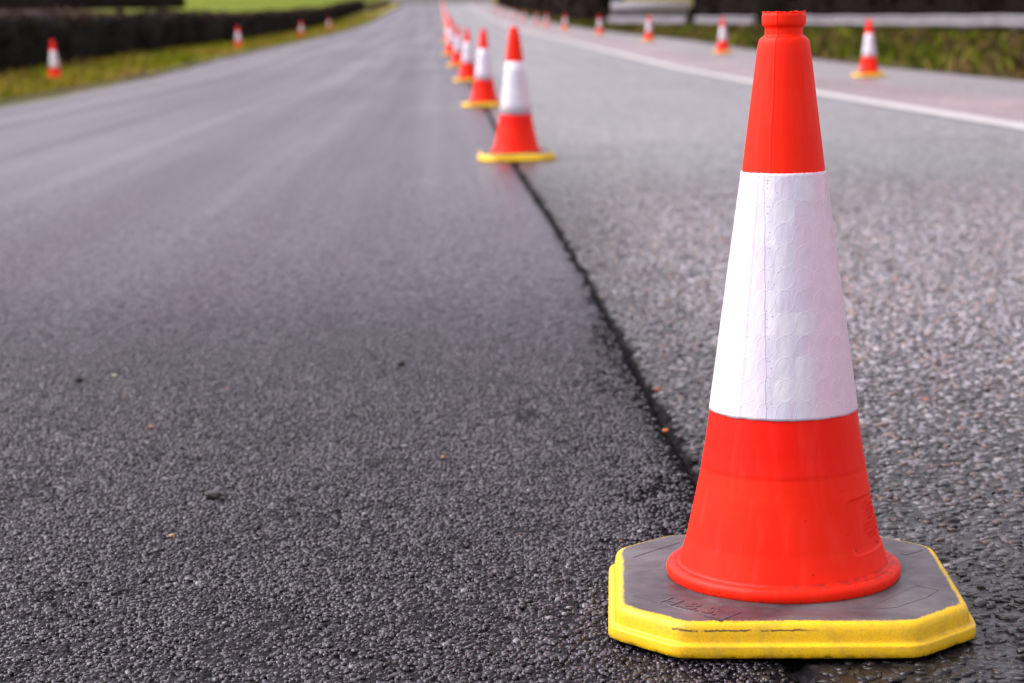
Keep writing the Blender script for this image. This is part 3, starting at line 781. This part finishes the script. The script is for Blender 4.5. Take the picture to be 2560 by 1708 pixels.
# ------------------------------------------------------------------ vegetation
def blades(name, n, sfun, y0, y1, hmin, hmax, pal, label, cat, wfac=.09):
    y_ = y0*np.exp(rng.random(n)*math.log(y1/y0)); s, y_ = sfun(y_)
    x = s+row_x(y_); clump = fbm(x*1.4, y_*.9, 110, 3); tuft = fbm(x*4, y_*3, 112, 2)
    keep = rng.random(n) < .35+1.1*sstep(.35, .6, clump); x, y_, clump, tuft = x[keep], y_[keep], clump[keep], tuft[keep]; n = len(x)
    h = rng.uniform(hmin, hmax, n)*(.45+1.3*sstep(.35, .7, tuft)); wd = h*wfac*rng.uniform(.7, 1.4, n)
    a = rng.uniform(0, 2*math.pi, n); lean = rng.normal(0, .35, (n, 2))*h[:, None]
    z = ground(x, y_)-.02
    dx, dyy = np.cos(a)*wd, np.sin(a)*wd
    P = np.stack([np.stack([x-dx, y_-dyy, z], -1), np.stack([x+dx, y_+dyy, z], -1),
                  np.stack([x+dx*.8+lean[:, 0]*.5, y_+dyy*.8+lean[:, 1]*.5, z+h*.6], -1), np.stack([x+lean[:, 0]*1.3, y_+lean[:, 1]*1.3, z+h*.95], -1)], 1)
    pi = (np.clip(fbm(x*.7, y_*.4, 120, 3)*1.8-.4+rng.normal(0, .22, n), 0, .999)*len(pal)).astype(int)
    c = np.array(pal)[pi]*rng.uniform(.7, 1.3, n)[:, None]
    o = mesh_np(name, P.reshape(-1, 3), np.arange(n*4).reshape(-1, 4), M['veg'], False, col=np.repeat(c, 4, 0))
    tag(o, label, cat, kind='stuff')
GP = [(.11, .15, .005), (.18, .20, .006), (.24, .22, .010), (.34, .26, .05), (.24, .14, .04)]
blades('grass', 60000, lambda y: (-6.0-.2*sstep(25, 60, y)-np.abs(rng.normal(0, 1, len(y)))*1.7-.2*rng.random(len(y)), y), 16, 200, .05, .13, GP,
       'rough yellow green grass verge with tussocks left of the road', 'grass')
GPR = [(.035, .055, .004), (.07, .09, .005), (.10, .11, .008), (.15, .10, .035), (.06, .035, .02)]
def right_s(y):
    bx = 4.5+(96-y)*.1826; sb = np.maximum(bx-row_x(y)+1.6, 8.6); return 6.95+(sb-6.95)*rng.random(len(y)), y
blades('grass', 60000, right_s, 16, 200, .08, .24, GPR, 'dark scrubby grass verge between the right road edge and the guardrail', 'grass')

def hedge(name, pts, width, height, n, pal, core, label, card=.09, topcol=None):
    """polyline hedge: lumpy core plus many small leaf and twig cards through its outer layer"""
    pts = np.array(pts, float); seg = np.hypot(*(pts[1:]-pts[:-1]).T); cum = np.concatenate([[0], np.cumsum(seg)]); L = cum[-1]
    def at(t): return np.stack([np.interp(t, cum, pts[:, 0]), np.interp(t, cum, pts[:, 1])], -1)
    def nrm(t):
        d = at(np.minimum(t+.5, L))-at(np.maximum(t-.5, 0)); d /= np.hypot(d[:, 0], d[:, 1])[:, None]+1e-9; return np.stack([-d[:, 1], d[:, 0]], -1)
    nl = max(int(L/.35), 8); t = np.linspace(0, L, nl); q = at(t); nn = nrm(t); g = ground(q[:, 0], q[:, 1])
    prof = [(-.9, -.1), (-1, .25), (-.95, .7), (-.7, .95), (0, 1.0), (.7, .95), (.95, .7), (1, .25), (.9, -.1)]
    V = []
    end = np.sqrt(np.clip(np.minimum(t, L-t)/(width*.8), 0, 1))
    for k, (a, b) in enumerate(prof):
        lump = .72+.35*fbm(t*.9, t*0+k*.8, 130, 3)
        xy = q+nn*(a*width*.5*lump*end)[:, None]
        V.append(np.stack([xy[:, 0], xy[:, 1], g+b*height*(.66+.34*fbm(t*.35, t*0+k*.4, 140, 3))*(.4+.6*end)], -1))
    V = np.stack(V, 1); F = grid_faces(nl, len(prof))
    tc = rng.random(n)*L; qc = at(tc); nc_ = nrm(tc)
    ang = rng.uniform(-.15, 1.15, n)*math.pi; lumpw = .8+.3*fbm(tc*.9, np.cos(ang)*2, 130, 3); lumph = .70+.42*fbm(tc*.35, np.cos(ang), 140, 3)+.05*rng.random(n)
    e2 = np.sqrt(np.clip(np.minimum(tc, L-tc)/(width*.8), 0.02, 1))
    rr = 1-.22*rng.random(n)**1.5
    off = np.sign(np.cos(ang))*np.abs(np.cos(ang))**.6*rr*lumpw*width*.5*e2
    zz = np.sign(np.sin(ang))*np.abs(np.sin(ang))**.6*rr*lumph*height*(.4+.6*e2)
    low = rng.random(n) < .35; zz = np.where(low, rng.random(n)*height*.8, zz)
    P = np.stack([qc[:, 0]+nc_[:, 0]*off, qc[:, 1]+nc_[:, 1]*off, ground(qc[:, 0], qc[:, 1])+np.maximum(zz, 0.02)], -1)
    sz = card*rng.uniform(.5, 1.5, n)
    u = rng.normal(size=(n, 3)); u /= np.linalg.norm(u, axis=1)[:, None]; v = np.cross(u, rng.normal(size=(n, 3))); v /= np.linalg.norm(v, axis=1)[:, None]
    u *= sz[:, None]; v *= (sz*rng.uniform(.25, .6, n))[:, None]
    C4 = np.stack([P-u-v*.4, P+v, P+u+v*.2, P-v], 1)
    col = np.array(pal)[rng.integers(0, len(pal), n)]*rng.uniform(.6, 1.4, n)[:, None]
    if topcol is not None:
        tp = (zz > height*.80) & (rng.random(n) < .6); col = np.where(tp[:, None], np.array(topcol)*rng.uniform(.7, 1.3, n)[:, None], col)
    nv = V.reshape(-1, 3)
    allV = np.concatenate([nv, C4.reshape(-1, 3)]); allF = np.concatenate([F, len(nv)+np.arange(n*4).reshape(-1, 4)])
    allC = np.concatenate([np.repeat(np.array(core)[None], len(nv), 0), np.repeat(col, 4, 0)])
    o = mesh_np(name, allV, allF, M['veg'], False, col=allC); tag(o, label, 'hedge'); return o
HP = [(.016, .010, .006), (.022, .012, .007), (.010, .012, .004), (.026, .014, .010)]
yy = np.array([14, 40, 80, 120, 160, 200, 232.])
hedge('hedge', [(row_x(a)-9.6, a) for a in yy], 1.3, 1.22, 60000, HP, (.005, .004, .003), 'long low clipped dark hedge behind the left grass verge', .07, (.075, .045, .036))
hedge('hedge', [(-130, 215), (-70, 214), (-48, 213), (-36, 222)], 2.2, 2.6, 12000, HP, (.02, .016, .014), 'far dark hedge at the top left corner beyond the low hedge', .22)
hedge('hedge', [(row_x(a)+9.2, a) for a in (118, 150, 200, 250, 292.)], 3.0, 3.6, 26000, [(.008, .005, .004), (.012, .007, .005), (.006, .005, .003), (.020, .012, .009)], (.008, .005, .004), 'tall bare brown hedge along the right of the road, left of the white fence', .20)
hedge('hedge', [(8.6, 88), (9.6, 80), (12.2, 66), (15.8, 51), (22, 44), (32, 42)], 2.6, 3.8, 30000, [(.008, .005, .004), (.012, .007, .005), (.006, .005, .003), (.020, .012, .009)], (.007, .004, .003), 'tall dark hedge behind the guardrail on the right of the white fence', .14)
hedge('hedge', [(-16.2, 225), (-16.8, 250), (-18, 285)], 1.6, .7, 2500, [(.10, .07, .04), (.16, .11, .05)], (.08, .06, .03), 'low tan dead growth on the bank near the crest, left of the road', .12)
hedge('hedge', [(5.0, 111.5), (7.5, 111.8), (10.2, 112)], .9, 1.12, 4000, HP, (.008, .005, .004), 'short dark brush just behind the white board fence', .08)
# a loose bush on the right verge
def shrub(x, y, h, w, pal, label, n=900):
    t = rng.random(n); a = rng.uniform(0, 2*math.pi, n); r = w*np.sqrt(rng.random(n))*np.sqrt(np.clip(1-(t*1.05-.25)**2, .05, 1))
    P = np.stack([x+r*np.cos(a), y+r*np.sin(a), float(ground(x, y))+t*h], -1)
    sz = .05*rng.uniform(.5, 1.5, n)
    u = rng.normal(size=(n, 3)); u /= np.linalg.norm(u, axis=1)[:, None]; v = np.cross(u, rng.normal(size=(n, 3))); v /= np.linalg.norm(v, axis=1)[:, None]
    u *= sz[:, None]; v *= sz[:, None]*.4
    C4 = np.stack([P-u, P+v, P+u, P-v], 1)
    col = np.array(pal)[rng.integers(0, len(pal), n)]*rng.uniform(.6, 1.4, n)[:, None]
    V = list(C4.reshape(-1, 3)); F = list(np.arange(n*4).reshape(-1, 4)); C = list(np.repeat(col, 4, 0))
    for k in range(7):     # stems
        b = len(V); a = k*.9; z0 = float(ground(x, y))-.03
        x1, y1 = x+w*.7*math.cos(a), y+w*.7*math.sin(a)
        V += [(x-.008, y, z0), (x+.008, y, z0), (x1+.003, y1, z0+h*.8), (x1-.003, y1, z0+h*.8)]; F.append(np.array([b, b+1, b+2, b+3])); C += [np.array((.04, .025, .015))]*4
    o = mesh_np('shrub', V, np.array(F), M['veg'], False, col=np.array(C)); tag(o, label, 'shrub')
shrub(8.25, 66, 1.35, .42, [(.02, .018, .01), (.035, .03, .012)], 'dark upright bush filling the gap in the guardrail beside the big cone', 1500)

# ------------------------------------------------------------------ guardrail and fence
def boxmesh(P0, P1, w, z0, z1, prof=None):
    """box between two plan points"""
    d = np.array([P1[0]-P0[0], P1[1]-P0[1]]); L = np.hypot(*d); d /= L; n = np.array([-d[1], d[0]])*w/2
    V = []
    for P in (P0, P1):
        for sx, z in ((-1, z0), (1, z0), (1, z1), (-1, z1)): V.append((P[0]+n[0]*sx, P[1]+n[1]*sx, z+P[2]))
    return V, [(0, 1, 2, 3), (4, 7, 6, 5), (0, 4, 5, 1), (1, 5, 6, 2), (2, 6, 7, 3), (3, 7, 4, 0)]
def bline(px):
    t = (px-1280)/4977.8; d = (4.5+96*.1826)/(t+.1826); return t*d, d
def rail_z(d): return .97+(d-50)/46*.27
def guardrail(pxa, pxb, label):
    (xa, da), (xb, db) = bline(pxa), bline(pxb)
    root = empty('guardrail', ((xa+xb)/2, (da+db)/2, float(ground((xa+xb)/2, (da+db)/2)))); tag(root, label, 'guardrail', 'grey guardrail sections behind the right verge')
    ox, oy, oz = root.location
    L = math.hypot(xb-xa, db-da); nseg = max(int(L/1.0), 2)
    # W-beam profile swept along the line
    prof = [(-.02, -.155), (.02, -.135), (.045, -.10), (.045, -.075), (.0, -.03), (.0, .03), (.045, .075), (.045, .10), (.02, .135), (-.02, .155)]
    prof = prof+[(a-.006, b) for a, b in prof[::-1]]
    d = np.array([xb-xa, db-da])/L; n = np.array([-d[1], d[0]])
    if n[1] > 0: n = -n
    V = []
    for k in range(nseg+1):
        t = k/nseg; x = xa+(xb-xa)*t; y = da+(db-da)*t; z = rail_z(y)+.012*math.sin(k*1.7)
        for a, b in prof: V.append((x+n[0]*a-ox, y+n[1]*a-oy, z+b-oz))
    mesh_np('rail', V, grid_faces(nseg+1, len(prof), True), M['steel'], False, root)
    k = 1.0
    while k < L:
        t = k/L; x = xa+(xb-xa)*t-n[0]*.09; y = da+(db-da)*t-n[1]*.09; g = float(ground(x, y))
        V, F = boxmesh((x-.05-ox, y-oy, 0), (x+.05-ox, y-oy, 0), .10, g-.1-oz, rail_z(y)+.12-oz)
        mesh_np('post', V, F, M['steel'], False, root); k += 3.2
guardrail(1516, 1708, 'farthest section of grey steel guardrail, below the white board fence')
guardrail(1731, 1888, 'middle section of grey steel guardrail, just left of the big cone')
guardrail(1985, 2760, 'longest section of grey steel guardrail, running out of frame at the right')
def fence():
    d = 110.; xa, xb = (1524-1280)/4977.8*d, (1716-1280)/4977.8*d
    g = float(ground(xa, d)); root = empty('board_fence', ((xa+xb)/2, d, g)); tag(root, 'weathered white board fence with one broad top board in the gap of the right hedge', 'fence')
    ox = (xa+xb)/2
    def zpx(y_): return .728+(78-y_)*d/4977.8-g
    for (ya, yb) in ((26.5, 7), (31.5, 29.5), (36.5, 34.5)):
        V, F = boxmesh((xa-ox, 0, 0), (xb-ox, 0, 0), .04, zpx(ya), zpx(yb)); mesh_np('board', V, F, M['white_wood'], False, root)
    for k in range(4):
        x = xa+(xb-xa)*(.02+.96*k/3)-ox
        V, F = boxmesh((x-.05, .08, 0), (x+.05, .08, 0), .10, -.2, zpx(7)+.04); mesh_np('post', V, F, M['post'], False, root)
fence()

# ------------------------------------------------------------------ render
S.render.resolution_x = 1024; S.render.resolution_y = 683
S.render.engine = 'CYCLES'
